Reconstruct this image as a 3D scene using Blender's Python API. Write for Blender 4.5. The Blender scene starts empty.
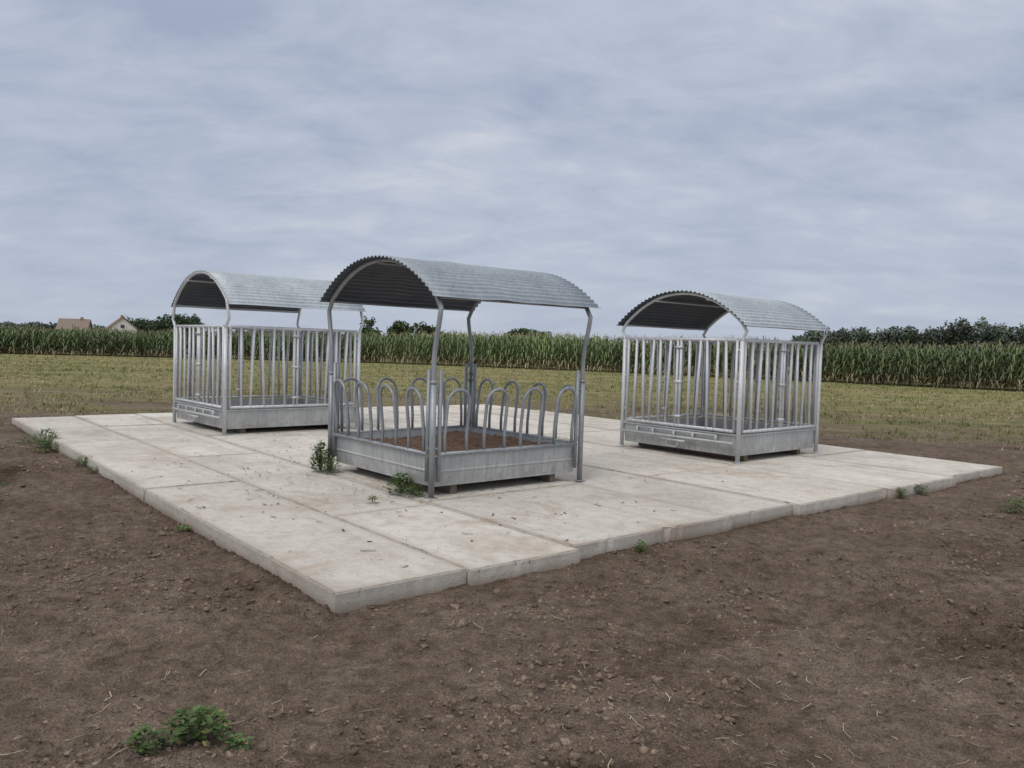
import bpy, math, random
import numpy as np
from mathutils import Vector, Matrix
random.seed(7); rng=np.random.default_rng(7)
scene=bpy.context.scene
col=scene.collection
# ------------------------------------------------------------------ helpers
def new_obj(name,me,mat=None,parent=None,smooth=False):
    o=bpy.data.objects.new(name,me); col.objects.link(o)
    if mat: me.materials.append(mat)
    if parent: o.parent=parent
    if smooth:
        me.polygons.foreach_set('use_smooth',[True]*len(me.polygons))
    return o
def empty(name,loc=(0,0,0),rz=0):
    o=bpy.data.objects.new(name,None); col.objects.link(o); o.location=loc; o.rotation_euler=(0,0,rz); o.empty_display_size=.2
    return o
def mesh_np(name,V,F,C=None):
    V=np.asarray(V,np.float32);F=np.asarray(F,np.int32)
    me=bpy.data.meshes.new(name)
    me.vertices.add(len(V)); me.vertices.foreach_set('co',V.ravel())
    k=F.shape[1]
    me.loops.add(F.size); me.loops.foreach_set('vertex_index',F.ravel())
    me.polygons.add(len(F)); me.polygons.foreach_set('loop_start',np.arange(len(F),dtype=np.int32)*k)
    me.update(calc_edges=True)
    if C is not None:
        at=me.color_attributes.new('Col','FLOAT_COLOR','POINT')
        c4=np.ones((len(V),4),np.float32);c4[:,:3]=C
        at.data.foreach_set('color',c4.ravel())
    return me
class MB:
    def __init__(s): s.v=[];s.f=[]
    def add(s,v,f):
        n=len(s.v); s.v+= [tuple(p) for p in v]; s.f+=[tuple(i+n for i in q) for q in f]
    def tube(s,pts,r,seg=10,cap=True):
        pts=[Vector(p) for p in pts]
        n=len(pts); T=[]
        for i in range(n):
            a=pts[max(0,i-1)];b=pts[min(n-1,i+1)]
            T.append((b-a).normalized())
        up=Vector((0,0,1)) if abs(T[0].z)<.9 else Vector((1,0,0))
        nrm=(up-T[0]*up.dot(T[0])).normalized()
        v=[];f=[]
        for i in range(n):
            nrm=(nrm-T[i]*nrm.dot(T[i])).normalized()
            bn=T[i].cross(nrm)
            for k in range(seg):
                a=2*math.pi*k/seg
                v.append(pts[i]+nrm*(r*math.cos(a))+bn*(r*math.sin(a)))
        for i in range(n-1):
            for k in range(seg):
                k2=(k+1)%seg
                f.append((i*seg+k,i*seg+k2,(i+1)*seg+k2,(i+1)*seg+k))
        if cap:
            f.append(tuple(range(seg-1,-1,-1))); f.append(tuple((n-1)*seg+k for k in range(seg)))
        s.add(v,f)
    def box(s,a,b):
        x0,y0,z0=a;x1,y1,z1=b
        s.add([(x0,y0,z0),(x1,y0,z0),(x1,y1,z0),(x0,y1,z0),(x0,y0,z1),(x1,y0,z1),(x1,y1,z1),(x0,y1,z1)],
              [(0,3,2,1),(4,5,6,7),(0,1,5,4),(1,2,6,5),(2,3,7,6),(3,0,4,7)])
    def obj(s,name,mat,parent=None,smooth=True,bevel=0):
        me=bpy.data.meshes.new(name); me.from_pydata(s.v,[],s.f); me.update()
        o=new_obj(name,me,mat,parent)
        if smooth:
            me.polygons.foreach_set('use_smooth',[len(p.vertices)==4 for p in me.polygons])
        if bevel:
            m=o.modifiers.new('b','BEVEL');m.width=bevel;m.segments=2
        return o
def nodes_mat(name):
    m=bpy.data.materials.new(name);m.use_nodes=True
    nt=m.node_tree;nt.nodes.clear()
    out=nt.nodes.new('ShaderNodeOutputMaterial');b=nt.nodes.new('ShaderNodeBsdfPrincipled')
    nt.links.new(b.outputs[0],out.inputs[0])
    return m,nt,b
def L(nt,a,b): nt.links.new(a,b)
def noise(nt,vec,scale,detail=6,rough=.6,dist=0):
    n=nt.nodes.new('ShaderNodeTexNoise');n.inputs['Scale'].default_value=scale;n.inputs['Detail'].default_value=detail
    n.inputs['Roughness'].default_value=rough;n.inputs['Distortion'].default_value=dist
    if vec is not None: nt.links.new(vec,n.inputs['Vector'])
    return n.outputs['Fac']
def ramp(nt,fac,stops):
    r=nt.nodes.new('ShaderNodeValToRGB');e=r.color_ramp.elements
    while len(e)<len(stops): e.new(.5)
    for i,(p,c) in enumerate(stops):
        e[i].position=p; e[i].color=(c[0],c[1],c[2],1) if hasattr(c,'__len__') else (c,c,c,1)
    nt.links.new(fac,r.inputs[0]); return r.outputs[0]
def mix(nt,fac,a,b,mode='MIX'):
    m=nt.nodes.new('ShaderNodeMix');m.data_type='RGBA';m.blend_type=mode
    for s,v in((m.inputs[0],fac),(m.inputs[6],a),(m.inputs[7],b)):
        if isinstance(v,(int,float)): s.default_value=v
        elif isinstance(v,tuple): s.default_value=(v[0],v[1],v[2],1)
        else: nt.links.new(v,s)
    return m.outputs[2]
def math_(nt,op,a,b=None,clamp=False):
    m=nt.nodes.new('ShaderNodeMath');m.operation=op;m.use_clamp=clamp
    for i,v in enumerate((a,b)):
        if v is None: continue
        if isinstance(v,(int,float)): m.inputs[i].default_value=v
        else: nt.links.new(v,m.inputs[i])
    return m.outputs[0]
def bump(nt,b,h,strength,dist):
    n=nt.nodes.new('ShaderNodeBump');n.inputs['Strength'].default_value=strength;n.inputs['Distance'].default_value=dist
    nt.links.new(h,n.inputs['Height']);nt.links.new(n.outputs[0],b.inputs['Normal'])
def mapping(nt,vec,scale=(1,1,1),rot=(0,0,0)):
    m=nt.nodes.new('ShaderNodeMapping');m.inputs['Scale'].default_value=scale;m.inputs['Rotation'].default_value=rot
    nt.links.new(vec,m.inputs[0]);return m.outputs[0]
# ------------------------------------------------------------------ materials
def galv(name,c1,c2,metal=.55,rough=.45,streak=True,dirt=0.0,mott=3):
    m,nt,b=nodes_mat(name)
    g=nt.nodes.new('ShaderNodeNewGeometry').outputs['Position']
    n1=noise(nt,g,mott,4,.65); c=ramp(nt,n1,[(.3,c1),(.7,c2)])
    if streak:
        n2=noise(nt,mapping(nt,g,(14,14,1.2)),1.5,3,.6)
        c=mix(nt,ramp(nt,n2,[(.45,0),(.75,.5)]),c,tuple(x*.6 for x in c1))
    v=nt.nodes.new('ShaderNodeTexVoronoi');v.inputs['Scale'].default_value=70;L(nt,g,v.inputs['Vector'])
    sp=ramp(nt,v.outputs['Color'],[(0,.92),(1,1.06)])
    c=mix(nt,1.0,c,sp,'MULTIPLY')
    if dirt:
        z=nt.nodes.new('ShaderNodeSeparateXYZ');L(nt,g,z.inputs[0])
        d=math_(nt,'SUBTRACT',1.0,math_(nt,'DIVIDE',math_(nt,'SUBTRACT',z.outputs[2],.13),.38),True)
        d=math_(nt,'MULTIPLY',d,ramp(nt,noise(nt,g,9,4,.7),[(.35,0),(.7,1)]))
        d=math_(nt,'MULTIPLY',d,dirt)
        c=mix(nt,d,c,(.21,.17,.135))
    L(nt,c,b.inputs['Base Color'])
    b.inputs['Metallic'].default_value=metal
    b.inputs['Roughness'].default_value=rough
    return m
m_tube=galv('galvanized_tube',(.54,.56,.575),(.70,.715,.73),.25,.5,dirt=.4)
m_tubeD=galv('weathered_tube',(.26,.28,.30),(.41,.43,.45),.4,.5,dirt=.5)
m_sheet=galv('galvanized_sheet',(.42,.44,.445),(.57,.585,.585),.25,.55,dirt=.8,mott=2)
m_roof=galv('corrugated_steel',(.255,.295,.33),(.375,.415,.45),.25,.55,dirt=0,mott=1.6)
m_roofB=galv('corrugated_steel_bright',(.36,.40,.43),(.50,.54,.57),.25,.52,dirt=0,mott=1.6)
m_under_shade=galv('roof_underside_shade',(.080,.096,.118),(.120,.138,.162),.2,.65,streak=False,mott=1.6)  # weathered steel tone, with the shade under the roof painted into it

def soil_colors(nt,g,crumb=False):
    n1=noise(nt,g,.75,4,.68,.3)
    n2=noise(nt,g,8,6,.75)
    n3=noise(nt,g,85,3,.7)
    c=ramp(nt,n1,[(.30,(.128,.090,.066)),(.44,(.175,.128,.096)),(.56,(.205,.154,.118)),(.70,(.262,.202,.158))])
    c=mix(nt,1,c,ramp(nt,n2,[(.32,.52),(.5,1.0),(.70,1.34)]),'MULTIPLY')
    c=mix(nt,1,c,ramp(nt,n3,[(.30,.52),(.5,1.0),(.70,1.5)]),'MULTIPLY')
    return c,n2,n3
m_ground,nt,b=nodes_mat('soil_and_stubble')
g=nt.nodes.new('ShaderNodeNewGeometry').outputs['Position']
soil,n2,n3=soil_colors(nt,g)
vo=nt.nodes.new('ShaderNodeTexVoronoi');vo.inputs['Scale'].default_value=34;L(nt,mapping(nt,g,(1,1,.0)),vo.inputs['Vector'])
crumb=math_(nt,'SUBTRACT',.55,vo.outputs['Distance'],True)
crumb=math_(nt,'MULTIPLY',crumb,ramp(nt,n2,[(.42,.1),(.6,1)]))
soil=mix(nt,1,soil,ramp(nt,crumb,[(0,.82),(.45,1.25)]),'MULTIPLY')
at=nt.nodes.new('ShaderNodeAttribute');at.attribute_name='Col'
sepc=nt.nodes.new('ShaderNodeSeparateColor');L(nt,at.outputs['Color'],sepc.inputs[0])
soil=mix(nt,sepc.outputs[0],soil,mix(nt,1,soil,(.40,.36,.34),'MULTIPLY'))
xyz=nt.nodes.new('ShaderNodeSeparateXYZ');L(nt,g,xyz.inputs[0])
ns=noise(nt,mapping(nt,g,(.09,.36,1),(0,0,.12)),1.0,4,.65,.4)
nsf=noise(nt,mapping(nt,g,(.7,2.4,1)),1.0,5,.75)
gr=ramp(nt,ns,[(.30,(.145,.158,.052)),(.42,(.215,.205,.082)),(.50,(.290,.248,.125)),(.58,(.180,.188,.068)),(.72,(.26,.222,.115))])
gr=mix(nt,1,gr,ramp(nt,nsf,[(.3,.55),(.5,1.0),(.7,1.35)]),'MULTIPLY')
gr=mix(nt,1,gr,ramp(nt,n2,[(.3,.7),(.7,1.25)]),'MULTIPLY')
bd=math_(nt,'ADD',xyz.outputs[1],math_(nt,'MULTIPLY',math_(nt,'SUBTRACT',ns,.5),34))
bd=math_(nt,'ADD',bd,math_(nt,'MULTIPLY',math_(nt,'SUBTRACT',nsf,.5),30))
hx=math_(nt,'POWER',math_(nt,'DIVIDE',xyz.outputs[0],9.0),2)
bd=math_(nt,'ADD',bd,math_(nt,'MINIMUM',math_(nt,'MULTIPLY',hx,3.0),3.0))
mask=math_(nt,'DIVIDE',math_(nt,'SUBTRACT',bd,16.5),17.0,True)
cc=mix(nt,mask,soil,gr)
L(nt,cc,b.inputs['Base Color']);b.inputs['Roughness'].default_value=.95;b.inputs['Specular IOR Level'].default_value=.12
bh=math_(nt,'ADD',math_(nt,'MULTIPLY',n2,.055),math_(nt,'ADD',math_(nt,'MULTIPLY',n3,.015),math_(nt,'MULTIPLY',crumb,.026)))
bump(nt,b,bh,1.0,1.0)
m_clod,nt,b=nodes_mat('soil_clods')
g=nt.nodes.new('ShaderNodeNewGeometry').outputs['Position']
soil,n2,n3=soil_colors(nt,g)
at=nt.nodes.new('ShaderNodeAttribute');at.attribute_name='Col'
soil=mix(nt,1,soil,at.outputs['Color'],'MULTIPLY')
L(nt,soil,b.inputs['Base Color']);b.inputs['Roughness'].default_value=.95;b.inputs['Specular IOR Level'].default_value=.12
bump(nt,b,n3,.8,.01)

m_conc,nt,b=nodes_mat('concrete')
g=nt.nodes.new('ShaderNodeNewGeometry').outputs['Position']
oi=nt.nodes.new('ShaderNodeObjectInfo')
tcl=nt.nodes.new('ShaderNodeTexCoord').outputs['Object']
n1=noise(nt,g,.9,5,.62,.3);n2=noise(nt,g,7,6,.7);n3=noise(nt,g,70,2,.7)
c=ramp(nt,n1,[(.3,(.50,.462,.405)),(.5,(.61,.573,.51)),(.7,(.67,.635,.575))])
c=mix(nt,1,c,ramp(nt,n2,[(.3,.80),(.5,1.0),(.7,1.07)]),'MULTIPLY')
c=mix(nt,1,c,ramp(nt,n3,[(.3,.86),(.7,1.07)]),'MULTIPLY')
c=mix(nt,1,c,ramp(nt,oi.outputs['Random'],[(0,.88),(1,1.05)]),'MULTIPLY')
bm_=noise(nt,mapping(nt,tcl,(5.0,.35,1)),1.0,3,.6,.2)
c=mix(nt,ramp(nt,bm_,[(.5,0),(.74,.35)]),c,(.38,.32,.26))
ms=noise(nt,mapping(nt,g,(1.0,1.0,1),(0,0,.7)),1.3,6,.75,.6)
c=mix(nt,ramp(nt,ms,[(.52,0),(.69,.60)]),c,(.35,.265,.20))
sp=noise(nt,g,24,3,.6)
sp2=noise(nt,g,1.1,3,.6)
spk=math_(nt,'MULTIPLY',ramp(nt,sp,[(.63,0),(.69,.75)]),ramp(nt,sp2,[(.42,.05),(.6,1)]))
c=mix(nt,spk,c,(.16,.115,.08))
at=nt.nodes.new('ShaderNodeAttribute');at.attribute_name='Col'
sepc=nt.nodes.new('ShaderNodeSeparateColor');L(nt,at.outputs['Color'],sepc.inputs[0])
jd=math_(nt,'MULTIPLY',sepc.outputs[0],ramp(nt,n2,[(.38,.25),(.60,.9)]))
c=mix(nt,jd,c,(.23,.18,.14))
xyz=nt.nodes.new('ShaderNodeSeparateXYZ');L(nt,g,xyz.inputs[0])
zz=math_(nt,'SUBTRACT',1,math_(nt,'DIVIDE',xyz.outputs[2],math_(nt,'MULTIPLY',n2,.15)),True)
c=mix(nt,math_(nt,'MULTIPLY',zz,.9),c,(.25,.19,.145))
L(nt,c,b.inputs['Base Color']);b.inputs['Roughness'].default_value=.88;b.inputs['Specular IOR Level'].default_value=.3
bump(nt,b,math_(nt,'ADD',n2,math_(nt,'MULTIPLY',n3,.4)),.5,.014)

def attr_mat(name,rough=.75,trans=.0,nscale=3,spec=.2):
    m,nt,b=nodes_mat(name)
    at=nt.nodes.new('ShaderNodeAttribute');at.attribute_name='Col'
    g=nt.nodes.new('ShaderNodeNewGeometry').outputs['Position']
    c=mix(nt,1,at.outputs['Color'],ramp(nt,noise(nt,g,nscale,2,.6),[(.3,.78),(.7,1.22)]),'MULTIPLY')
    L(nt,c,b.inputs['Base Color']);b.inputs['Roughness'].default_value=rough;b.inputs['Specular IOR Level'].default_value=spec
    if trans:
        t=nt.nodes.new('ShaderNodeBsdfTranslucent');L(nt,c,t.inputs[0])
        ms_=nt.nodes.new('ShaderNodeMixShader');ms_.inputs[0].default_value=trans
        L(nt,b.outputs[0],ms_.inputs[1]);L(nt,t.outputs[0],ms_.inputs[2])
        L(nt,ms_.outputs[0],[n for n in nt.nodes if n.type=='OUTPUT_MATERIAL'][0].inputs[0])
    return m
m_leaf=attr_mat('leaves',.6,.25)
m_corn=attr_mat('corn_leaves',.65,0,.4)
m_straw=attr_mat('straw',.8,0)
m_tree=attr_mat('tree_foliage',.9,0,.15,.1)
m_hay,nt,b=nodes_mat('old_hay')
g=nt.nodes.new('ShaderNodeNewGeometry').outputs['Position']
n=noise(nt,g,22,7,.75)
L(nt,ramp(nt,n,[(.3,(.06,.035,.022)),(.5,(.16,.09,.055)),(.7,(.30,.195,.12))]),b.inputs['Base Color']);b.inputs['Roughness'].default_value=.95
bump(nt,b,n,1,.03)
def plain(name,c,rough=.8,sc=3):
    m,nt,b=nodes_mat(name);g=nt.nodes.new('ShaderNodeNewGeometry').outputs['Position']
    L(nt,mix(nt,1,c,ramp(nt,noise(nt,g,sc,5,.6),[(.3,.85),(.7,1.12)]),'MULTIPLY'),b.inputs['Base Color']);b.inputs['Roughness'].default_value=rough
    return m
m_wall=plain('white_render',(.66,.64,.60));m_brickw=plain('brick_wall',(.30,.20,.15));m_rooft=plain('roof_tiles',(.20,.12,.10));m_rooft2=plain('roof_tiles_brown',(.22,.17,.14))
m_glass=plain('window_glass',(.05,.06,.07),.2);m_bark=plain('bark',(.10,.08,.06),.9)
m_dark=plain('timber_pallet',(.16,.13,.10),.9)
# ------------------------------------------------------------------ ground
TS=.137
TH=.6892; SX,SY=-1.0909,5.0016; SW,SL=10.9115,12.6196
A=np.array([math.cos(TH),math.sin(TH)]);B=np.array([-math.sin(TH),math.cos(TH)])
def slabw(u,v): return SX+u*A[0]+v*B[0], SY+u*A[1]+v*B[1]
def fftfield(n,beta,seed,lo=1,hi=1e9):
    r=np.random.default_rng(seed);k=np.fft.fftfreq(n)*n
    kx,ky=np.meshgrid(k,k);kk=np.hypot(kx,ky);kk[0,0]=1
    amp=kk**(-beta/2);amp[(kk<lo)|(kk>hi)]=0
    f=np.fft.ifft2(np.fft.fft2(r.normal(size=(n,n)))*amp).real
    return f/f.std()
FN=1024;FS=16.0
H1=fftfield(FN,3.0,1,2,60); H2=fftfield(FN,2.0,2,60,512)
H2=np.where(H2>0,H2*1.5,H2*.6)
def samp(H,x,y):
    fx=(x/FS%1)*FN;fy=(y/FS%1)*FN
    ix=fx.astype(int)%FN;iy=fy.astype(int)%FN;tx=fx-np.floor(fx);ty=fy-np.floor(fy)
    ix1=(ix+1)%FN;iy1=(iy+1)%FN
    return (H[iy,ix]*(1-tx)+H[iy,ix1]*tx)*(1-ty)+(H[iy1,ix]*(1-tx)+H[iy1,ix1]*tx)*ty
RUTS=[((-3.2,3.6),(-6.4,10.5),.16,.045,.9),((1.9,2.6),(3.9,5.0),.10,.035,.8),((.3,3.15),(1.15,3.0),.10,.03,.9),((3.0,3.2),(6.5,6.2),.12,.02,.45),
 ((.2,4.1),(8.5,9.6),.14,.016,.34),((.9,3.6),(9.0,8.6),.14,.016,.32),((-4.6,4.2),(-9.5,11.5),.2,.03,.5)]
def gh(x,y):
    dist=np.hypot(x,y)
    fade=np.clip((26-np.abs(y))/10,0,1)*np.clip((15-np.abs(x))/4,0,1)
    z=samp(H1,x,y)*.013+samp(H2,x,y)*.008*np.clip(1.2-dist/26,0.2,1)*np.clip(.8+.4*samp(H1,x+7,y+2),.25,1.6)
    dark=np.zeros_like(x)
    for a,b_,w,dp,dk in RUTS:
        a=np.array(a);b_=np.array(b_);d=b_-a;t=np.clip(((x-a[0])*d[0]+(y-a[1])*d[1])/(d@d),0,1)
        q=np.hypot(x-a[0]-t*d[0],y-a[1]-t*d[1])+samp(H1,x+3,y)*.03
        e=np.exp(-(q/w)**2)
        lug=.5+.5*np.sin(t*math.sqrt(d@d)*2*math.pi/.16)
        z=z-e*dp*(.6+.5*lug)+np.exp(-((q-w*2)/(w*.8))**2)*dp*.5
        dark=np.maximum(dark,e*dk*np.clip(samp(H1,x,y+5)*.5+.6,0,1))
    u=(x-SX)*A[0]+(y-SY)*A[1];v=(x-SX)*B[0]+(y-SY)*B[1]
    ds=np.maximum(np.maximum(-u,u-SW),np.maximum(-v,v-SL))
    z=z+np.where(ds>-.05,np.exp(-(ds/.12)**2)*.014,-.02)
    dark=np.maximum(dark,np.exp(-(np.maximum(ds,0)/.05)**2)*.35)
    return z*fade,dark
xs=np.concatenate([-np.geomspace(4000,12,40),np.arange(-11.97,12,.032),np.geomspace(12.05,4000,40)])
ys=[1.9]
while ys[-1]<27: ys.append(ys[-1]*1.0042)
ys=np.concatenate([-np.geomspace(4000,2,20),np.linspace(-1.5,1.6,8),ys,np.geomspace(28,5000,50)])
X,Y=np.meshgrid(xs,ys)
Z,D=gh(X.ravel(),Y.ravel())
V=np.stack([X.ravel(),Y.ravel(),Z],1)
nx,ny=len(xs),len(ys)
I=np.arange(nx*ny).reshape(ny,nx)
F=np.stack([I[:-1,:-1],I[:-1,1:],I[1:,1:],I[1:,:-1]],-1).reshape(-1,4)
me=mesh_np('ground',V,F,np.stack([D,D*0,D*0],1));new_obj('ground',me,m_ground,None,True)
import bmesh
bm=bmesh.new();bmesh.ops.create_icosphere(bm,subdivisions=1,radius=1)
ico=np.array([v.co[:] for v in bm.verts]);icf=np.array([[v.index for v in f.verts] for f in bm.faces]);bm.free()
NI=len(ico)
def scatter_ground(n,ymin,ymax,power=1.0,margin=.02):
    out=[]
    while len(out)<n:
        y=ymin*(ymax/ymin)**(rng.random()**power);x=(rng.random()*2-1)*(.75*y+.6)
        u=(x-SX)*A[0]+(y-SY)*A[1];v=(x-SX)*B[0]+(y-SY)*B[1]
        if -margin<u<SW+margin and -margin<v<SL+margin: continue
        out.append((x,y))
    return np.array(out)
def blobs_mesh(name,P,z,sz,flat,lo,hi):
    n=len(P)
    V=ico[None]*(1+.34*rng.normal(size=(n,NI,1)))*sz[:,None,None]*rng.uniform(.6,1.4,(n,1,3))
    V[:,:,2]*=flat
    V+=np.stack([P[:,0],P[:,1],z+sz*.1],1)[:,None]
    Fm=(icf[None]+np.arange(n)[:,None,None]*NI).reshape(-1,3)
    C=rng.uniform(lo,hi,(n,1,1))*np.ones((1,NI,3))
    new_obj(name,mesh_np(name,V.reshape(-1,3),Fm,C.reshape(-1,3)),m_clod)
P=scatter_ground(30000,2.7,14)
keep=samp(H1,P[:,0]*1.3+4,P[:,1]*1.3)+rng.normal(0,.7,len(P))>-.2
P=P[keep]
sz=.0036*np.exp(rng.normal(0,.58,len(P)))*(1+P[:,1]*.13)
clump=samp(H1,P[:,0]*1.7,P[:,1]*1.7);sz*=np.clip(1+.35*clump,.4,1.8);sz=np.clip(sz,.0015,.024)
blobs_mesh('soil_clods',P,gh(P[:,0],P[:,1])[0],sz,.75,.75,1.35)
def straws(name,P,zf,lmin,lmax,w,cols):
    n=len(P);a=rng.uniform(0,2*math.pi,n);l=rng.uniform(lmin,lmax,n)*np.exp(rng.normal(0,.3,n))
    d=np.stack([np.cos(a),np.sin(a)],1);pn=np.stack([-d[:,1],d[:,0]],1)
    bend=rng.normal(0,.12,n)
    z0=zf(P[:,0],P[:,1])
    ring=[]
    for t,s in((-.5,-1),(-.5,1),(0,1),(0,-1),(.5,1),(.5,-1)):
        p=P+d*(t*l)[:,None]+pn*(s*w*.5)+pn*((1-abs(t)*2)*bend*l)[:,None]
        ring.append(np.concatenate([p,(z0+.005)[:,None]],1))
    V=np.stack(ring,1)
    lift=rng.uniform(0,.012,n);V[:,4:,2]+=lift[:,None]
    F=np.array([[0,3,2,1],[3,5,4,2]])[None]+np.arange(n)[:,None,None]*6
    cols=np.array(cols);C=np.repeat(cols[rng.integers(0,len(cols),n)][:,None],6,1)*rng.uniform(.6,1.2,(n,1,1))
    new_obj(name,mesh_np(name,V.reshape(-1,3),F.reshape(-1,4),C.reshape(-1,3)),m_straw)
straws('straw_litter',scatter_ground(750,2.8,16),lambda x,y:gh(x,y)[0]+.004,.015,.10,.0035,[(.40,.33,.23),(.30,.235,.16),(.48,.41,.30)])
# ------------------------------------------------------------------ slab
slab=empty('concrete_slab',(SX,SY,0),TH)
ucuts=[0,1.02,2.10,4.20,5.35,7.25,9.1,SW]
def plate(u0,u1,v0,v1,zt,yaw,tx,ty):
    g_=.005
    nu=max(2,int((u1-u0)/.06));nv=max(2,int((v1-v0)/.06))
    per=[]
    for i in range(nu): per.append((u0+g_+(u1-u0-2*g_)*i/nu,v0+g_,0,-1))
    for i in range(nv): per.append((u1-g_,v0+g_+(v1-v0-2*g_)*i/nv,1,0))
    for i in range(nu): per.append((u1-g_-(u1-u0-2*g_)*i/nu,v1-g_,0,1))
    for i in range(nv): per.append((u0+g_,v1-g_-(v1-v0-2*g_)*i/nv,-1,0))
    n=len(per);v=[];f=[];cl=[]
    uc,vc_=(u0+u1)/2,(v0+v1)/2
    rings=[(0,-.06,0),(0,zt-.010,.1),(.007,zt,1.0),(.035,zt,.22),(.12,zt,.0)]
    ph=[max(0,random.gauss(0,.004)) + (random.random()<.04)*random.uniform(.008,.028) for _ in range(n)]
    for ri,(ins,z,cv_) in enumerate(rings):
        for k,(a,b_,na,nb) in enumerate(per):
            if ri>=3:
                sx_=1-ins*2/(u1-u0);sy_=1-ins*2/(v1-v0)
                aa=uc+(a-uc)*sx_;bb=vc_+(b_-vc_)*sy_
            else:
                e=ins+(ph[k] if z>0.05 else 0);aa=a-na*e;bb=b_-nb*e
            zz_=z-(ph[k]*.6 if ri==1 else 0)
            if z>.05: zz_+=(aa-uc)*tx+(bb-vc_)*ty
            v.append((aa-uc,bb-vc_,zz_));cl.append(cv_)
    for r in range(len(rings)-1):
        for k in range(n):
            k2=(k+1)%n;f.append((r*n+k,r*n+k2,(r+1)*n+k2,(r+1)*n+k))
    f.append(tuple((len(rings)-1)*n+k for k in range(n)))
    me=bpy.data.meshes.new('plate');me.from_pydata(v,[],f);me.update()
    at=me.color_attributes.new('Col','FLOAT_COLOR','POINT')
    at.data.foreach_set('color',np.array([[c_,c_,c_,1] for c_ in cl],np.float32).ravel())
    o=new_obj('concrete_plate',me,m_conc,slab)
    o.location=(uc,vc_,0);o.rotation_euler=(0,0,yaw)
offs=[-.05,-.08,.01,.07,-.01,-.05,.03]
lens=[[4.2,4.2,4.2],[2.1,4.2,4.2,2.1],[2.1,2.1,4.2,4.2],[4.2,4.2,4.2],[2.1,4.2,2.1,4.2],[4.2,2.1,4.2,2.1],[2.1,4.2,4.2,2.1]]
for i in range(len(ucuts)-1):
    vc=[offs[i]]
    for l in lens[i]: vc.append(vc[-1]+l+random.uniform(-.02,.02))
    vc[-1]=SL+random.uniform(-.04,.04)
    for j in range(len(vc)-1):
        plate(ucuts[i],ucuts[i+1],vc[j],vc[j+1],TS+random.uniform(-.012,.004),random.gauss(0,.0012),random.gauss(0,.0016),random.gauss(0,.001))
def slabpts(n):
    o=[]
    while len(o)<n:
        u=rng.random()*SW;v=rng.random()*SL
        if rng.random()<.6: u=abs(rng.normal(2.6,1.5));v=rng.normal(3.8,1.8)
        if not(.1<u<SW-.1 and .1<v<SL-.1): continue
        o.append(slabw(u,v))
    return np.array(o)
P=slabpts(500);sz=np.clip(.005*np.exp(rng.normal(0,.5,len(P))),.003,.014)
blobs_mesh('soil_crumbs',P,TS+0*sz,sz,.4,.4,1.0)
straws('leaf_litter',slabpts(240),lambda x,y:x*0+TS,.02,.07,.016,[(.18,.12,.07),(.11,.08,.05),(.24,.18,.11)])
straws('hay_litter',slabpts(420),lambda x,y:x*0+TS,.03,.09,.004,[(.34,.26,.16),(.24,.17,.11)])
# ------------------------------------------------------------------ feeders
def arch_z(s,He,Ha,p=2.15): return He+(Ha-He)*(1-abs(s)**p)
def roof(par,a,b,oa,ob_,He,Ha,mat):
    nw=34;per=8;n=nw*per
    s=np.linspace(-1,1,1200);hw=b/2+ob_
    y=b/2+s*hw;z=np.array([arch_z(k,He,Ha) for k in s])
    ln=np.concatenate([[0],np.cumsum(np.hypot(np.diff(y),np.diff(z)))])
    tt=np.linspace(0,ln[-1],n+1)
    yy=np.interp(tt,ln,y);zz=np.interp(tt,ln,z)
    dy=np.gradient(yy);dz=np.gradient(zz);q=np.hypot(dy,dz);ny_=-dz/q;nz=dy/q
    w=.0105*np.cos(np.arange(n+1)/per*2*math.pi)
    yy=yy+ny_*w;zz=zz+nz*w+.03
    us=np.linspace(-oa,a+oa,9)
    V=[];Fq=[]
    for u in us:
        sag=.003*random.gauss(0,1)
        for k in range(n+1): V.append((u,yy[k],zz[k]+sag))
    for i in range(len(us)-1):
        for k in range(n):
            o=i*(n+1)+k;Fq.append((o,o+n+1,o+n+2,o+1))
    me=bpy.data.meshes.new('roof_sheet');me.from_pydata(V,[],Fq);me.update()
    o=new_obj('roof_sheet',me,mat,par,True)
    me.materials.append(m_under_shade)
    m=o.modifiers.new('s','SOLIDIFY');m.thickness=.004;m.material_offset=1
def arch_pts(u,b,ob_,He,Ha,n=28,drop=.0,trim=.97):
    return [(u,b/2+s*(b/2+ob_)*1.0,arch_z(s,He,Ha)-drop) for s in np.linspace(-trim,trim,n)]
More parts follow.
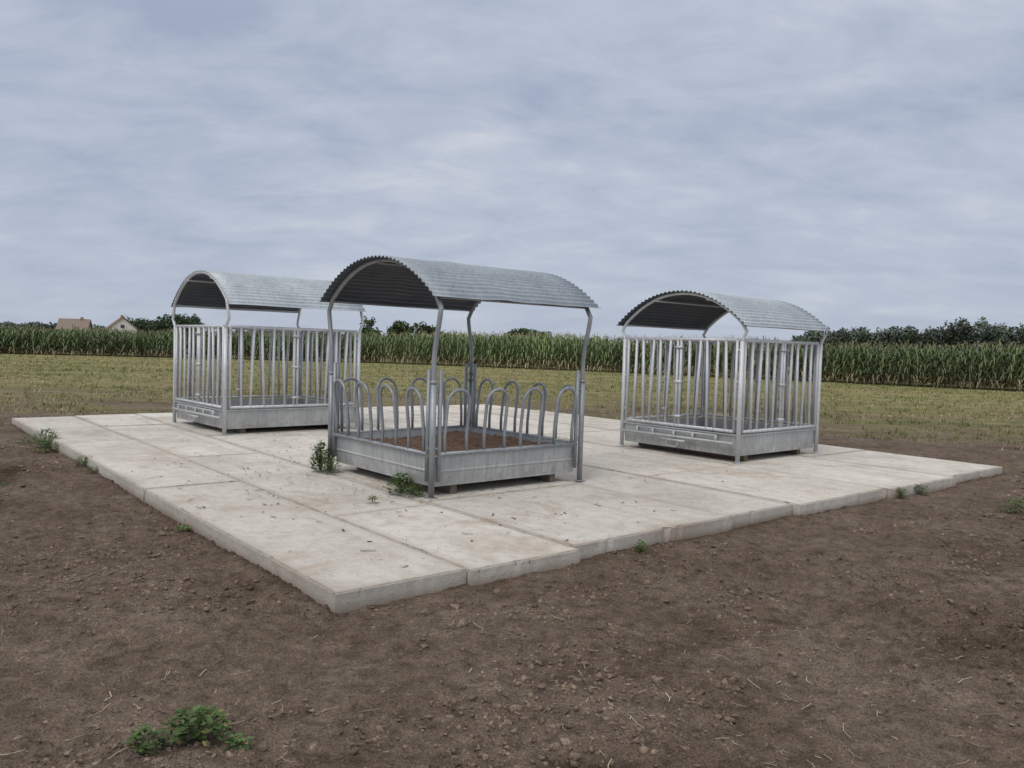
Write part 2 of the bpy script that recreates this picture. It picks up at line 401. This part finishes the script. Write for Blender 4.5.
def feeder_A(x,y,th,a,b,oa,ob_,He,Ha):
    par=empty('hay_feeder',(x,y,TS+.002),th)
    m=MB()
    for u in(.0,a):
        arch=arch_pts(u,b,ob_-.03,He-.02,Ha-.0,30)
        def leg(sg):
            v0=0 if sg<0 else b
            o=sg*(ob_-.05)
            return [(u,v0,0.0),(u,v0,.6),(u,v0,1.30),(u,v0,1.42),(u,v0+o*.12,1.52),(u,v0+o*.45,1.66),(u,v0+o*.85,1.82),(u,v0+o*1.02,1.92)]
        pts=leg(-1)+arch[1:-1]+leg(1)[::-1]
        m.tube(pts,.026,12)
        for v0 in(0,b):
            m.tube([(u,v0,0),(u,v0,1.18)],.032,12)
            m.tube([(u,v0,1.16),(u,v0,1.19)],.038,12)
            m.box((u-.05,v0-.05,0),(u+.05,v0+.05,.008))
    m.obj('posts_and_arches',m_tubeD,par)
    m=MB()
    for s in(-.93,0,.93):
        m.tube([(-.02,b/2+s*(b/2+ob_-.03),arch_z(s,He,Ha)-.03),(a+.02,b/2+s*(b/2+ob_-.03),arch_z(s,He,Ha)-.03)],.016,8)
    m.obj('purlins',m_tubeD,par)
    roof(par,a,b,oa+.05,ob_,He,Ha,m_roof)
    m=MB();c=.085
    sides=[((0,0),(1,0),a),((a,0),(0,1),b),((a,b),(-1,0),a),((0,b),(0,-1),b)]
    for si,((ox,oy),(dx,dy),ln) in enumerate(sides):
        def P_(t,z,o=0): return (ox+dx*t+dy*o,oy+dy*t-dx*o,z)
        m.tube([P_(c,.44),P_(ln-c,.44)],.022)
        for t in(c,ln-c):
            m.tube([P_(t,.16),P_(t,1.30)],.022)
            for z in(.5,1.08): m.tube([P_(t-(c if t==c else -c),z),P_(t,z)],.012,8)
        k=4;w=.14
        for i in range(k):
            t0=.29+(ln-.58)*i/(k-1)
            pts=[P_(t0-w,.44),P_(t0-w,.62,.0),P_(t0-w,.80,.02),P_(t0-w,.93,.035)]
            for j in range(1,10):
                an=math.pi*j/10;pts.append(P_(t0-w*math.cos(an),.95+.15*math.sin(an),.04+.02*math.sin(an)))
            pts+=[P_(t0+w,.93,.035),P_(t0+w,.80,.02),P_(t0+w,.62),P_(t0+w,.44)]
            m.tube(pts,.018,10)
    m.obj('tombstone_barriers',m_tubeD,par)
    m=MB();zb,zt=.10,.415
    for (ox,oy),(dx,dy),ln in sides:
        def P_(t,z,o=0): return (ox+dx*t+dy*o,oy+dy*t-dx*o,z)
        prof=[(zt,-.0),(zt+.012,-.0),(zt+.012,-.03),(zt-.02,-.03),(.27,-.045),(.255,-.035),(.235,-.045),(zb+.02,-.06),(zb,-.06),(zb,-.09)]
        v=[];f=[]
        for z,o in prof:
            v.append(P_(.0-o,z,o));v.append(P_(ln+o,z,o))
        for k in range(len(prof)-1): f.append((2*k,2*k+2,2*k+3,2*k+1))
        m.add(v,f)
    o=m.obj('feed_tray',m_sheet,par,smooth=False)
    s=o.modifiers.new('s','SOLIDIFY');s.thickness=.004;s.offset=0
    m=MB();m.box((.08,.08,zb+.004),(a-.08,b-.08,zb+.014))
    m.obj('tray_floor',m_sheet,par,smooth=False)
    m=MB()
    for u in(.35,a-.35): m.box((u-.04,.09,.0),(u+.04,b-.09,.095))
    m.obj('skids',m_dark,par,smooth=False,bevel=.004)
    n=60;gx,gy=np.meshgrid(np.linspace(.09,a-.09,n),np.linspace(.09,b-.09,n))
    H=samp(H1,gx*3,gy*3)*.02+samp(H2,gx,gy)*.008+.37
    I=np.arange(n*n).reshape(n,n);F=np.stack([I[:-1,:-1],I[:-1,1:],I[1:,1:],I[1:,:-1]],-1).reshape(-1,4)
    new_obj('hay',mesh_np('hay',np.stack([gx.ravel(),gy.ravel(),H.ravel()],1),F),m_hay,par,True)
    return par
def feeder_B(x,y,th,a,b,oa,ob_,He,Ha,nu_,nv_,matb):
    par=empty('hay_feeder',(x,y,TS+.002),th)
    m=MB();top=1.74
    for u in(0,a):
        arch=arch_pts(u,b,ob_-.03,He-.02,Ha,30)
        o=ob_-.05
        lg=lambda v0,sg:[(u,v0,.0),(u,v0,1.2),(u,v0,1.70),(u,v0+sg*o*.4,1.79),(u,v0+sg*o*.95,1.86)]
        m.tube(lg(0,-1)+arch[1:-1]+lg(b,1)[::-1],.024,12)
        for v0 in(0,b):
            m.tube([(u,v0,0),(u,v0,1.72)],.032,12)
            m.box((u-.05,v0-.05,0),(u+.05,v0+.05,.008))
    m.obj('posts_and_arches',matb,par)
    m=MB()
    for s in(-.93,-.4,.4,.93):
        m.tube([(-.02,b/2+s*(b/2+ob_-.03),arch_z(s,He,Ha)-.03),(a+.02,b/2+s*(b/2+ob_-.03),arch_z(s,He,Ha)-.03)],.016,8)
    m.obj('purlins',matb,par)
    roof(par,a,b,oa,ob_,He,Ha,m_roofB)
    m=MB();c=.08;mb=MB()
    sides=[((0,0),(1,0),a,nv_),((a,0),(0,1),b,nu_),((a,b),(-1,0),a,nv_),((0,b),(0,-1),b,nu_)]
    for si,((ox,oy),(dx,dy),ln,nb) in enumerate(sides):
        def P_(t,z,o=0): return (ox+dx*t+dy*o,oy+dy*t-dx*o,z)
        for z in(top,.44): m.tube([P_(c,z),P_(ln-c,z)],.024)
        for t in(c,ln-c):
            m.tube([P_(t,.44),P_(t,top)],.022)
            for z in(.62,1.15,1.6): m.tube([P_(0 if t==c else ln,z),P_(t,z)],.012,8)
        # two gate leaves meeting in the middle (double centre stile, latch pins)
        mid=ln/2
        for dlt in(-.032,.032): m.tube([P_(mid+dlt,.44),P_(mid+dlt,top)],.022)
        for z in(.58,1.1,1.62): m.box(*[tuple(sorted((P_(mid-.06,0,-.030)[i],P_(mid+.06,0,.030)[i]))[j] if i<2 else z+(-.018 if j==0 else .018) for i in range(3)) for j in range(2)])
        half=nb//2
        for hf in(0,1):
            s0=c if hf==0 else mid+.032;s1=mid-.032 if hf==0 else ln-c
            for k in range(half):
                t=s0+(s1-s0)*(k+1)/(half+1)
                lean=(.030 if (k+hf+si)%2 else -.022)*(1 if (k+si)%3 else .25)
                mb.tube([P_(t-lean,.44),P_(t+lean,top)],.0225,10)
                mb.tube([P_(t-lean,.425),P_(t-lean,.46)],.028,8)
    m.obj('side_frames',matb,par);mb.obj('vertical_bars',matb,par)
    m=MB();zb,zt=.09,.385
    for si,((ox,oy),(dx,dy),ln,nb) in enumerate(sides):
        def P_(t,z,o=0): return (ox+dx*t+dy*o,oy+dy*t-dx*o,z)
        prof=[(zt,0.012),(zt+.012,0.012),(zt+.012,-.02),(zt-.02,-.02),(zb+.02,-.035),(zb,-.035),(zb,-.07)]
        v=[];f=[]
        for z,o in prof: v.append(P_(-o,z,o));v.append(P_(ln+o,z,o))
        for k in range(len(prof)-1): f.append((2*k,2*k+2,2*k+3,2*k+1))
        m.add(v,f)
    o=m.obj('feed_tray',m_sheet,par,smooth=False);s=o.modifiers.new('s','SOLIDIFY');s.thickness=.004;s.offset=0
    m=MB();m.box((.08,.08,zb+.004),(a-.08,b-.08,zb+.014));m.obj('tray_floor',m_sheet,par,smooth=False)
    m=MB()
    m.tube([(-.05,.05,.27),(-.05,b-.05,.27)],.022);m.tube([(-.05,.35,.36),(-.05,b-.35,.36)],.014)
    for v in(.35,.75,1.1,1.5,b-.35): m.box((-.062,v-.02,.25),(-.02,v+.02,.37))
    m.box((-.10,b/2-.22,.20),(-.055,b/2+.22,.235))
    m.tube([(-.09,b/2-.1,.21),(-.12,b/2-.1,.13),(-.12,b/2+.1,.13),(-.09,b/2+.1,.21)],.010,8)
    m.obj('gate_latch_rail',m_sheet,par,smooth=True)
    m=MB()
    for u in(.35,a-.35): m.box((u-.045,.09,.0),(u+.045,b-.09,.085))
    m.obj('skids',m_dark,par,smooth=False,bevel=.004)
    n=50;gx,gy=np.meshgrid(np.linspace(.09,a-.09,n),np.linspace(.09,b-.09,n))
    H=samp(H1,gx*3,gy*3)*.015+.17
    I=np.arange(n*n).reshape(n,n);F=np.stack([I[:-1,:-1],I[:-1,1:],I[1:,1:],I[1:,:-1]],-1).reshape(-1,4)
    new_obj('hay',mesh_np('hay',np.stack([gx.ravel(),gy.ravel(),H.ravel()],1),F),m_hay,par,True)
feeder_A(-.786,8.138,.703,2.114,2.153,.062,.143,1.994,2.464)
feeder_B(3.221,11.424,.715,2.169,2.165,.102,.12,1.906,2.428,10,8,m_tube)
feeder_B(-4.583,12.936,.733,2.442,2.223,.023,.186,2.058,2.646,8,10,m_tube)
# ------------------------------------------------------------------ corn
def corn_template(r):
    V=[];F=[];C=[]
    def strip(pts,wid,side,c0,c1):
        n0=len(V);k=len(pts)
        for i,p in enumerate(pts):
            t=i/(k-1);w=wid*(math.sin(math.pi*(.12+.8*t))**.8)
            V.append(p-side*w/2);V.append(p+side*w/2)
            cc=np.array(c0)*(1-t)+np.array(c1)*t;C.append(cc);C.append(cc)
        for i in range(k-1):F.append((n0+2*i,n0+2*i+1,n0+2*i+3,n0+2*i+2))
    h=r.uniform(2.05,2.35)
    for a in(0,math.pi/2):
        s=np.array([math.cos(a),math.sin(a),0])
        strip([np.array([0,0,0.]),np.array([0,0,h])],.035,s,(.26,.25,.13),(.15,.20,.08))
    nl=9
    for i in range(nl):
        z=.2+(h-.40)*i/(nl-1);az=(i%2)*math.pi+r.normal(0,.5)
        d=np.array([math.cos(az),math.sin(az),0]);s=np.array([-d[1],d[0],0])
        ln=r.uniform(.55,.8)*(1-.25*(i/nl));
        p0=np.array([0,0,z]);pts=[p0,p0+d*ln*.4+np.array([0,0,.26]),p0+d*ln*.8+np.array([0,0,.20]),p0+d*ln*1.05+np.array([0,0,-.12])]
        g=r.uniform(.8,1.25);up=z>.6
        c0=(.098*g,.138*g,.058*g) if up else (.23,.20,.11)
        c1=(.150*g,.198*g,.088*g) if up else (.28,.24,.14)
        strip(pts,.085,s,c0,c1)
    for k in range(4):
        az=r.uniform(0,6.28);d=np.array([math.cos(az),math.sin(az),0]);s=np.array([-d[1],d[0],0])
        p0=np.array([0,0,h-.05]);strip([p0,p0+d*.03+np.array([0,0,.18]),p0+d*.11+np.array([0,0,.30])],.022,s,(.26,.25,.13),(.36,.32,.19))
    return np.array(V),np.array(F),np.array(C)
rr=np.random.default_rng(3);tmp=[corn_template(rr) for _ in range(8)]
line=np.array([(-110,72),(-60,63),(-38,60.5),(-26,64),(-10,66),(6,60),(20,51.3),(28.5,45),(60,22),(90,2)],float)
seg=np.hypot(*np.diff(line,axis=0).T);cum=np.concatenate([[0],np.cumsum(seg)])
PP=[]
for row in range(7):
    sp=.17 if row<4 else .22
    t=np.arange(0,cum[-1],sp);t=t+rng.uniform(-.05,.05,len(t))
    x=np.interp(t,cum,line[:,0]);y=np.interp(t,cum,line[:,1])
    tx=np.interp(t+1,cum,line[:,0])-np.interp(t-1,cum,line[:,0]);ty=np.interp(t+1,cum,line[:,1])-np.interp(t-1,cum,line[:,1])
    q=np.hypot(tx,ty)+1e-6;x=x-ty/q*row*.72+rng.normal(0,.09,len(t));y=y+tx/q*row*.72+rng.normal(0,.09,len(t))
    PP.append(np.stack([x,y],1))
PP=np.concatenate(PP);kk=rng.integers(0,8,len(PP))
lowf=samp(H1,PP[:,0]*.12,PP[:,1]*.12)
xf=np.clip((PP[:,0]+40)/70,0,1);hs=(.86+.24*xf)*(1+.05*lowf+rng.normal(0,.05,len(PP)))
Vs=[];Fs=[];Cs=[];off=0
for k in range(8):
    tv,tf,tc=tmp[k];sel=np.where(kk==k)[0];n=len(sel)
    a=rng.uniform(0,6.28,n);ca,sa=np.cos(a),np.sin(a)
    V=np.empty((n,len(tv),3))
    V[:,:,0]=ca[:,None]*tv[:,0]-sa[:,None]*tv[:,1]+PP[sel,0][:,None]
    V[:,:,1]=sa[:,None]*tv[:,0]+ca[:,None]*tv[:,1]+PP[sel,1][:,None]
    V[:,:,2]=tv[:,2]*hs[sel][:,None]-.02
    Vs.append(V.reshape(-1,3));Fs.append((tf[None]+off+(np.arange(n)*len(tv))[:,None,None]).reshape(-1,4))
    Cs.append((tc[None]*(1+.12*lowf[sel])[:,None,None]*rng.uniform(.8,1.2,(n,1,1))).reshape(-1,3));off+=n*len(tv)
new_obj('corn_field',mesh_np('corn_field',np.concatenate(Vs),np.concatenate(Fs),np.clip(np.concatenate(Cs),0,1)),m_corn)
# ------------------------------------------------------------------ tufts in the field
def tufts(name,P,hmin,hmax,cols,blades=5,w=.012):
    n=len(P)*blades;base=np.repeat(P,blades,0)+rng.normal(0,.05,(n,2))
    z0,_=gh(base[:,0],base[:,1])
    a=rng.uniform(0,6.28,n);h=rng.uniform(hmin,hmax,n)*np.repeat(np.exp(rng.normal(0,.35,len(P))),blades);ln=h*rng.uniform(.2,1.3,n)
    d=np.stack([np.cos(a),np.sin(a)],1);s=np.stack([-d[:,1],d[:,0]],1)
    ww=w*(1+base[:,1]/25)
    V=np.empty((n,4,3))
    V[:,0,:2]=base-s*ww[:,None]/2;V[:,1,:2]=base+s*ww[:,None]/2;V[:,0,2]=V[:,1,2]=z0-.01
    V[:,2,:2]=base+d*ln[:,None]+s*ww[:,None]*.1;V[:,3,:2]=base+d*ln[:,None]-s*ww[:,None]*.1;V[:,2,2]=V[:,3,2]=z0+h
    cols=np.array(cols)
    f=samp(H1,P[:,0]*.35,P[:,1]*.9)+rng.normal(0,.5,len(P))
    ci=np.clip(((f+1.6)/3.2*len(cols)).astype(int),0,len(cols)-1);ci=np.repeat(ci,blades)
    C=np.repeat(cols[ci][:,None],4,1)*rng.uniform(.75,1.25,(n,1,1))
    F=np.array([0,1,2,3])[None]+np.arange(n)[:,None]*4
    new_obj(name,mesh_np(name,V.reshape(-1,3),F,C.reshape(-1,3)),m_corn)
P=[]
while len(P)<15000:
    y=14*(62/14)**(rng.random()**.8);x=(rng.random()*2-1)*(.72*y+3)
    if x>0 and y>66-.75*x: continue
    u=(x-SX)*A[0]+(y-SY)*A[1];v=(x-SX)*B[0]+(y-SY)*B[1]
    if -.1<u<SW+.1 and -.1<v<SL+.1: continue
    dens=np.clip((y+min(3,3*(x/9)**2)-16)/14+.6*float(samp(H1,np.array([x*.5]),np.array([y*1.2]))[0]),0.01,1)
    if rng.random()>dens: continue
    P.append((x,y))
tufts('stubble_grass',np.array(P),.02,.08,[(.11,.14,.042),(.165,.18,.06),(.22,.21,.08),(.30,.26,.13),(.38,.32,.18)])
# ------------------------------------------------------------------ weeds
def weed(x,y,z,h,spread,n,grey=0):
    V=[];F=[];C=[]
    n=int(n*1.3)
    for k in range(n):
        a=random.uniform(0,6.28);t=random.random()**.8
        rad=spread*math.sqrt(random.random())*(.35+.65*(1-abs(t-.4)))
        c=Vector((math.cos(a)*rad,math.sin(a)*rad,h*t*(1-.35*(rad/spread))+.01))
        l=random.uniform(.018,.05)*(1+h*1.2);w=l*.5
        d=Vector((math.cos(a+random.gauss(0,.7)),math.sin(a+random.gauss(0,.7)),random.uniform(-.4,.6))).normalized()
        s=d.cross(Vector((0,0,1))).normalized()
        g_=random.uniform(.6,1.5);cl=(.100*g_,.160*g_,.055*g_)
        if random.random()<.06: cl=(.26,.22,.09)
        q=[c-d*l*.5,c-d*l*.1+s*w*.5+Vector((0,0,.004)),c+d*l*.25+s*w*.35,c+d*l*.5,c+d*l*.25-s*w*.35,c-d*l*.1-s*w*.5+Vector((0,0,.004))]
        n0=len(V);V+=[tuple(p) for p in q];C+=[cl]*6;F.append((n0,n0+1,n0+2,n0+3));F.append((n0,n0+3,n0+4,n0+5))
    for k in range(max(4,n//10)):
        a=random.uniform(0,6.28);r_=spread*random.uniform(.3,1.0);e=Vector((math.cos(a)*r_,math.sin(a)*r_,h*random.uniform(.6,1.1)));s=Vector((-math.sin(a),math.cos(a),0))*.004
        n0=len(V);V+=[tuple(-s),tuple(s),tuple(e+s*.4),tuple(e-s*.4)];C+=[(.12,.16,.065)]*4;F.append((n0,n0+1,n0+2,n0+3))
    o=new_obj('weed_plant',mesh_np('weed_plant',V,F,C),m_leaf);o.location=(x,y,z)
for w in[(-6.86,11.95,0,.30,.24,230),(-6.6,11.5,0,.2,.2,130),(-5.35,10.15,0,.13,.14,80),(-5.0,9.7,0,.08,.12,40),(-2.27,9.68,TS,.36,.14,300),(-2.12,9.55,TS,.2,.13,120),(-1.12,8.38,TS,.22,.17,250),(-.95,8.22,TS,.14,.1,90),(-1.33,7.87,TS,.06,.06,26),
         (1.12,6.72,0,.10,.07,36),(4.7,9.68,0,.12,.10,60),(5.1,10.0,0,.13,.14,80),(-1.28,3.32,0,.11,.15,190),(-1.43,3.2,0,.09,.08,70),(-1.08,3.27,0,.05,.06,30),(5.6,8.95,0,.13,.16,80),(5.9,9.3,0,.12,.2,80),
         (-2.83,7.0,0,.05,.08,30),(-5.6,8.9,0,.05,.1,24),(7.9,12.2,0,.12,.18,60),(-7.4,12.4,0,.13,.2,80)]:
    z=w[2]
    if z==0: z=float(gh(np.array([w[0]]),np.array([w[1]]))[0][0])
    weed(w[0],w[1],z,w[3],w[4],w[5])
# ------------------------------------------------------------------ distant trees
def foliage(blobs,leaf,cbase,dens):
    Vs=[];Cs=[]
    for (x,y,z,rx,ry,rz) in blobs:
        n=int(dens*rx*rz*4/(leaf*leaf))
        d=rng.normal(size=(n,3));d/=np.linalg.norm(d,axis=1)[:,None]
        r=rng.uniform(.45,1.05,n)**.6
        c=d*r[:,None]*np.array([rx,ry,rz])+np.array([x,y,z])
        u=rng.normal(size=(n,3));u/=np.linalg.norm(u,axis=1)[:,None];w=np.cross(u,d);w/=np.linalg.norm(w,axis=1)[:,None]+1e-6
        s=leaf*rng.uniform(.5,1.2,n)[:,None]
        Vs.append(np.stack([c-u*s-w*s*.5,c+w*s*.6-u*s*.2,c+u*s+w*s*.4,c-w*s*.7],1).reshape(-1,3))
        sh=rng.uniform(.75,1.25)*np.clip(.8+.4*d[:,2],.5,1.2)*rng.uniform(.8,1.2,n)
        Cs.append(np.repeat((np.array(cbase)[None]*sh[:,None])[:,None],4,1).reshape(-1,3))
    V=np.concatenate(Vs);C=np.concatenate(Cs);F=np.arange(len(V)).reshape(-1,4)
    return V,F,C
def treeline(name,x0,x1,yf,hf,step,leaf,cbase,dens=1.0):
    bl=[];x=x0
    while x<x1:
        t=(x-x0)/(x1-x0);y=yf(t);h=hf(t)*rng.uniform(.86,1.08);r=step*rng.uniform(.7,1.1)
        for _ in range(4):
            bl.append((x+rng.normal(0,r*.4),y+rng.normal(0,step*.5),h*rng.uniform(.5,.72),r*rng.uniform(.6,.9),r*.7,h*rng.uniform(.22,.30)))
        bl.append((x,y,h*.35,r*1.2,r,h*.38));x+=step*rng.uniform(.45,.8)
    V,F,C=foliage(bl,leaf,cbase,dens)
    new_obj(name,mesh_np(name,V,F,C),m_tree)
def hR(t): return float(np.interp(t,[0,.06,.12,.25,.4,.52,.62,.8,1],[9.5,12.5,12.5,15,16.5,15,12,11,12]))
treeline('distant_treeline',106,260,lambda t:300+15*math.sin(t*9),hR,4.2,.6,(.095,.118,.090),1.1)  # distance haze is mixed into the far treeline leaf colours
treeline('distant_treeline',-200,-150,lambda t:310,lambda t:float(np.interp(t,[0,.5,.8,1],[5.5,6,5.5,5])),3.5,.55,(.090,.115,.090),1.1)
treeline('distant_treeline',-139,-110,lambda t:285,lambda t:float(np.interp(t,[0,.15,.3,.45,.6,1],[6,9,8.5,7.5,10,10.5])),3.0,.5,(.072,.100,.060),1.2)
treeline('distant_treeline',-150,110,lambda t:430,lambda t:6.2+1.2*math.sin(t*13),5,.8,(.11,.135,.115),.9)
def tree(name,x,y,h,w,cb,leaf=.28,k=22):
    par=empty(name,(x,y,0))
    m=MB();m.tube([(0,0,0),(.05,0,h*.25),(0,.05,h*.55),(.05,.03,h*.8)],.06*h/3,8)
    for q in range(7):
        a=q*2.4;z=h*(.25+.07*q);m.tube([(0,0,z),(math.cos(a)*w*.22,math.sin(a)*w*.22,z+h*.1),(math.cos(a)*w*.38,math.sin(a)*w*.38,z+h*.16)],.03*h/4,6)
    m.obj('trunk',m_bark,par)
    bl=[(rng.normal(0,w*.17),rng.normal(0,w*.17),h*rng.uniform(.3,.84),w*rng.uniform(.16,.28),w*.2,h*rng.uniform(.10,.17)) for _ in range(k)]
    V,F,C=foliage(bl,leaf,cb,1.2);new_obj('crown',mesh_np('crown',V,F,C),m_tree,par)
for (x,y,h,w) in[(-16.3,120,5.3,4.2),(-13.6,119,5.1,4.0),(-17.8,122,4.4,3.4),(-12,122,4.6,3.2),(-10.6,121,3.8,2.6),(-27,150,6.8,3.4),(2.3,200,6.8,7),(5.0,202,6.6,6),(8.0,204,6.0,5),(-.5,199,5.8,5),(-23,135,4,3)]:
    tree('deciduous_tree',x,y,h,w,(.066,.100,.045))
# ------------------------------------------------------------------ houses
def house(x,y,w,d,eave,ridge,rz,mw,mr,name):
    par=empty(name,(x,y,0),rz)
    m=MB();m.box((-w/2,-d/2,0),(w/2,d/2,eave));m.obj('walls',mw,par,smooth=False)
    m=MB();m.add([(-w/2,-d/2,eave),(-w/2,d/2,eave),(-w/2,0,ridge-.15),(w/2,-d/2,eave),(w/2,d/2,eave),(w/2,0,ridge-.15)],[(0,2,1),(3,4,5)]);m.obj('gables',mw,par,smooth=False)
    m=MB();o=.4;k=(ridge-eave)/(d/2)
    for s in(-1,1):
        m.add([(-w/2-o,s*(d/2+o),eave-o*k+.05),(w/2+o,s*(d/2+o),eave-o*k+.05),(w/2+o,0,ridge),(-w/2-o,0,ridge)],[(0,1,2,3)])
    r=m.obj('roof',mr,par,smooth=False);s=r.modifiers.new('s','SOLIDIFY');s.thickness=.18
    m=MB();m.box((w*.2,-.4,ridge-1.0),(w*.2+.8,.4,ridge+.7));m.obj('chimney',m_brickw,par,smooth=False)
    m=MB()
    for xx in(-w*.32,0,w*.3):m.box((xx-.6,-d/2-.03,1.0),(xx+.6,-d/2+.02,2.3))
    m.box((-w/2-.03,-.6,eave+.1),(-w/2+.02,.6,eave+1.2))
    m.box((w/2-.02,-.6,eave+.1),(w/2+.03,.6,eave+1.2))
    m.obj('windows',m_glass,par,smooth=False)
house(-141.5,262,8.5,7,3.0,6.2,.25,m_brickw,m_rooft2,'brick_house')
house(-126.5,262,6.5,8.5,3.6,7.2,-1.0,m_wall,m_rooft,'white_house')
# ------------------------------------------------------------------ sky / light
w=bpy.data.worlds.new('World');scene.world=w;w.use_nodes=True;nt=w.node_tree;nt.nodes.clear()
out=nt.nodes.new('ShaderNodeOutputWorld')
sky=nt.nodes.new('ShaderNodeTexSky');sky.sky_type='NISHITA';sky.sun_disc=False
SE,SR=math.radians(52),math.radians(205)
sky.sun_elevation=SE;sky.sun_rotation=SR
b1=nt.nodes.new('ShaderNodeBackground');b1.inputs[1].default_value=.08;L(nt,sky.outputs[0],b1.inputs[0])
tc=nt.nodes.new('ShaderNodeTexCoord').outputs['Generated']
sx=nt.nodes.new('ShaderNodeSeparateXYZ');L(nt,tc,sx.inputs[0])
zc=math_(nt,'MAXIMUM',sx.outputs[2],0.0);zd=math_(nt,'ADD',zc,.27)
cv=nt.nodes.new('ShaderNodeCombineXYZ');L(nt,math_(nt,'DIVIDE',sx.outputs[0],zd),cv.inputs[0]);L(nt,math_(nt,'DIVIDE',sx.outputs[1],zd),cv.inputs[1])
n1=noise(nt,mapping(nt,cv.outputs[0],(.8,1.0,1),(0,0,.35)),1.3,4,.5,.3)
n2=noise(nt,mapping(nt,cv.outputs[0],(1.0,1.6,1),(0,0,-.45)),3.4,6,.62,.35)
nn=math_(nt,'ADD',math_(nt,'MULTIPLY',n1,.55),math_(nt,'MULTIPLY',n2,.45))
cl=ramp(nt,nn,[(.38,(.365,.425,.555)),(.46,(.435,.492,.612)),(.54,(.505,.558,.665)),(.64,(.64,.665,.73))])
hz=ramp(nt,zc,[(0,1),(.10,.5),(.25,0)])
cl=mix(nt,math_(nt,'MULTIPLY',hz,.65),cl,(.48,.535,.645))
zw=nt.nodes.new('ShaderNodeMapRange');zw.inputs[1].default_value=.34;zw.inputs[2].default_value=.75;zw.inputs[3].default_value=0;zw.inputs[4].default_value=.9;L(nt,zc,zw.inputs[0])
cl=mix(nt,zw.outputs[0],cl,(.60,.60,.60))
gr=nt.nodes.new('ShaderNodeMapRange');gr.inputs[1].default_value=.34;gr.inputs[2].default_value=1.0;gr.inputs[3].default_value=1.0;gr.inputs[4].default_value=2.0;L(nt,zc,gr.inputs[0])
b2=nt.nodes.new('ShaderNodeBackground');L(nt,cl,b2.inputs[0]);L(nt,gr.outputs[0],b2.inputs[1])
ms=nt.nodes.new('ShaderNodeMixShader');ms.inputs[0].default_value=.93;L(nt,b1.outputs[0],ms.inputs[1]);L(nt,b2.outputs[0],ms.inputs[2]);L(nt,ms.outputs[0],out.inputs[0])
sd=bpy.data.lights.new('sun','SUN');sd.energy=1.2;sd.angle=math.radians(30);sd.color=(1,.95,.88)
so=bpy.data.objects.new('sun',sd);col.objects.link(so)
dv=Vector((math.sin(SR)*math.cos(SE),math.cos(SR)*math.cos(SE),math.sin(SE)))
so.rotation_euler=dv.to_track_quat('Z','Y').to_euler()
# ------------------------------------------------------------------ camera
f,p,r=811.18,.0467,.0296
cam=bpy.data.cameras.new('camera');co=bpy.data.objects.new('camera',cam);col.objects.link(co)
Fv=Vector((0,math.cos(p),-math.sin(p)));U0=Vector((0,math.sin(p),math.cos(p)));R0=Vector((1,0,0))
R=R0*math.cos(r)+U0*math.sin(r);U=U0*math.cos(r)-R0*math.sin(r)
M=Matrix.Identity(4)
for i in range(3): M[i][0]=R[i];M[i][1]=U[i];M[i][2]=-Fv[i]
M[2][3]=1.7
co.matrix_world=M
cam.sensor_width=36;cam.lens=36*f/1024;cam.clip_start=.05;cam.clip_end=9000
scene.camera=co
scene.view_settings.view_transform='Standard';scene.view_settings.look='None';scene.view_settings.exposure=0
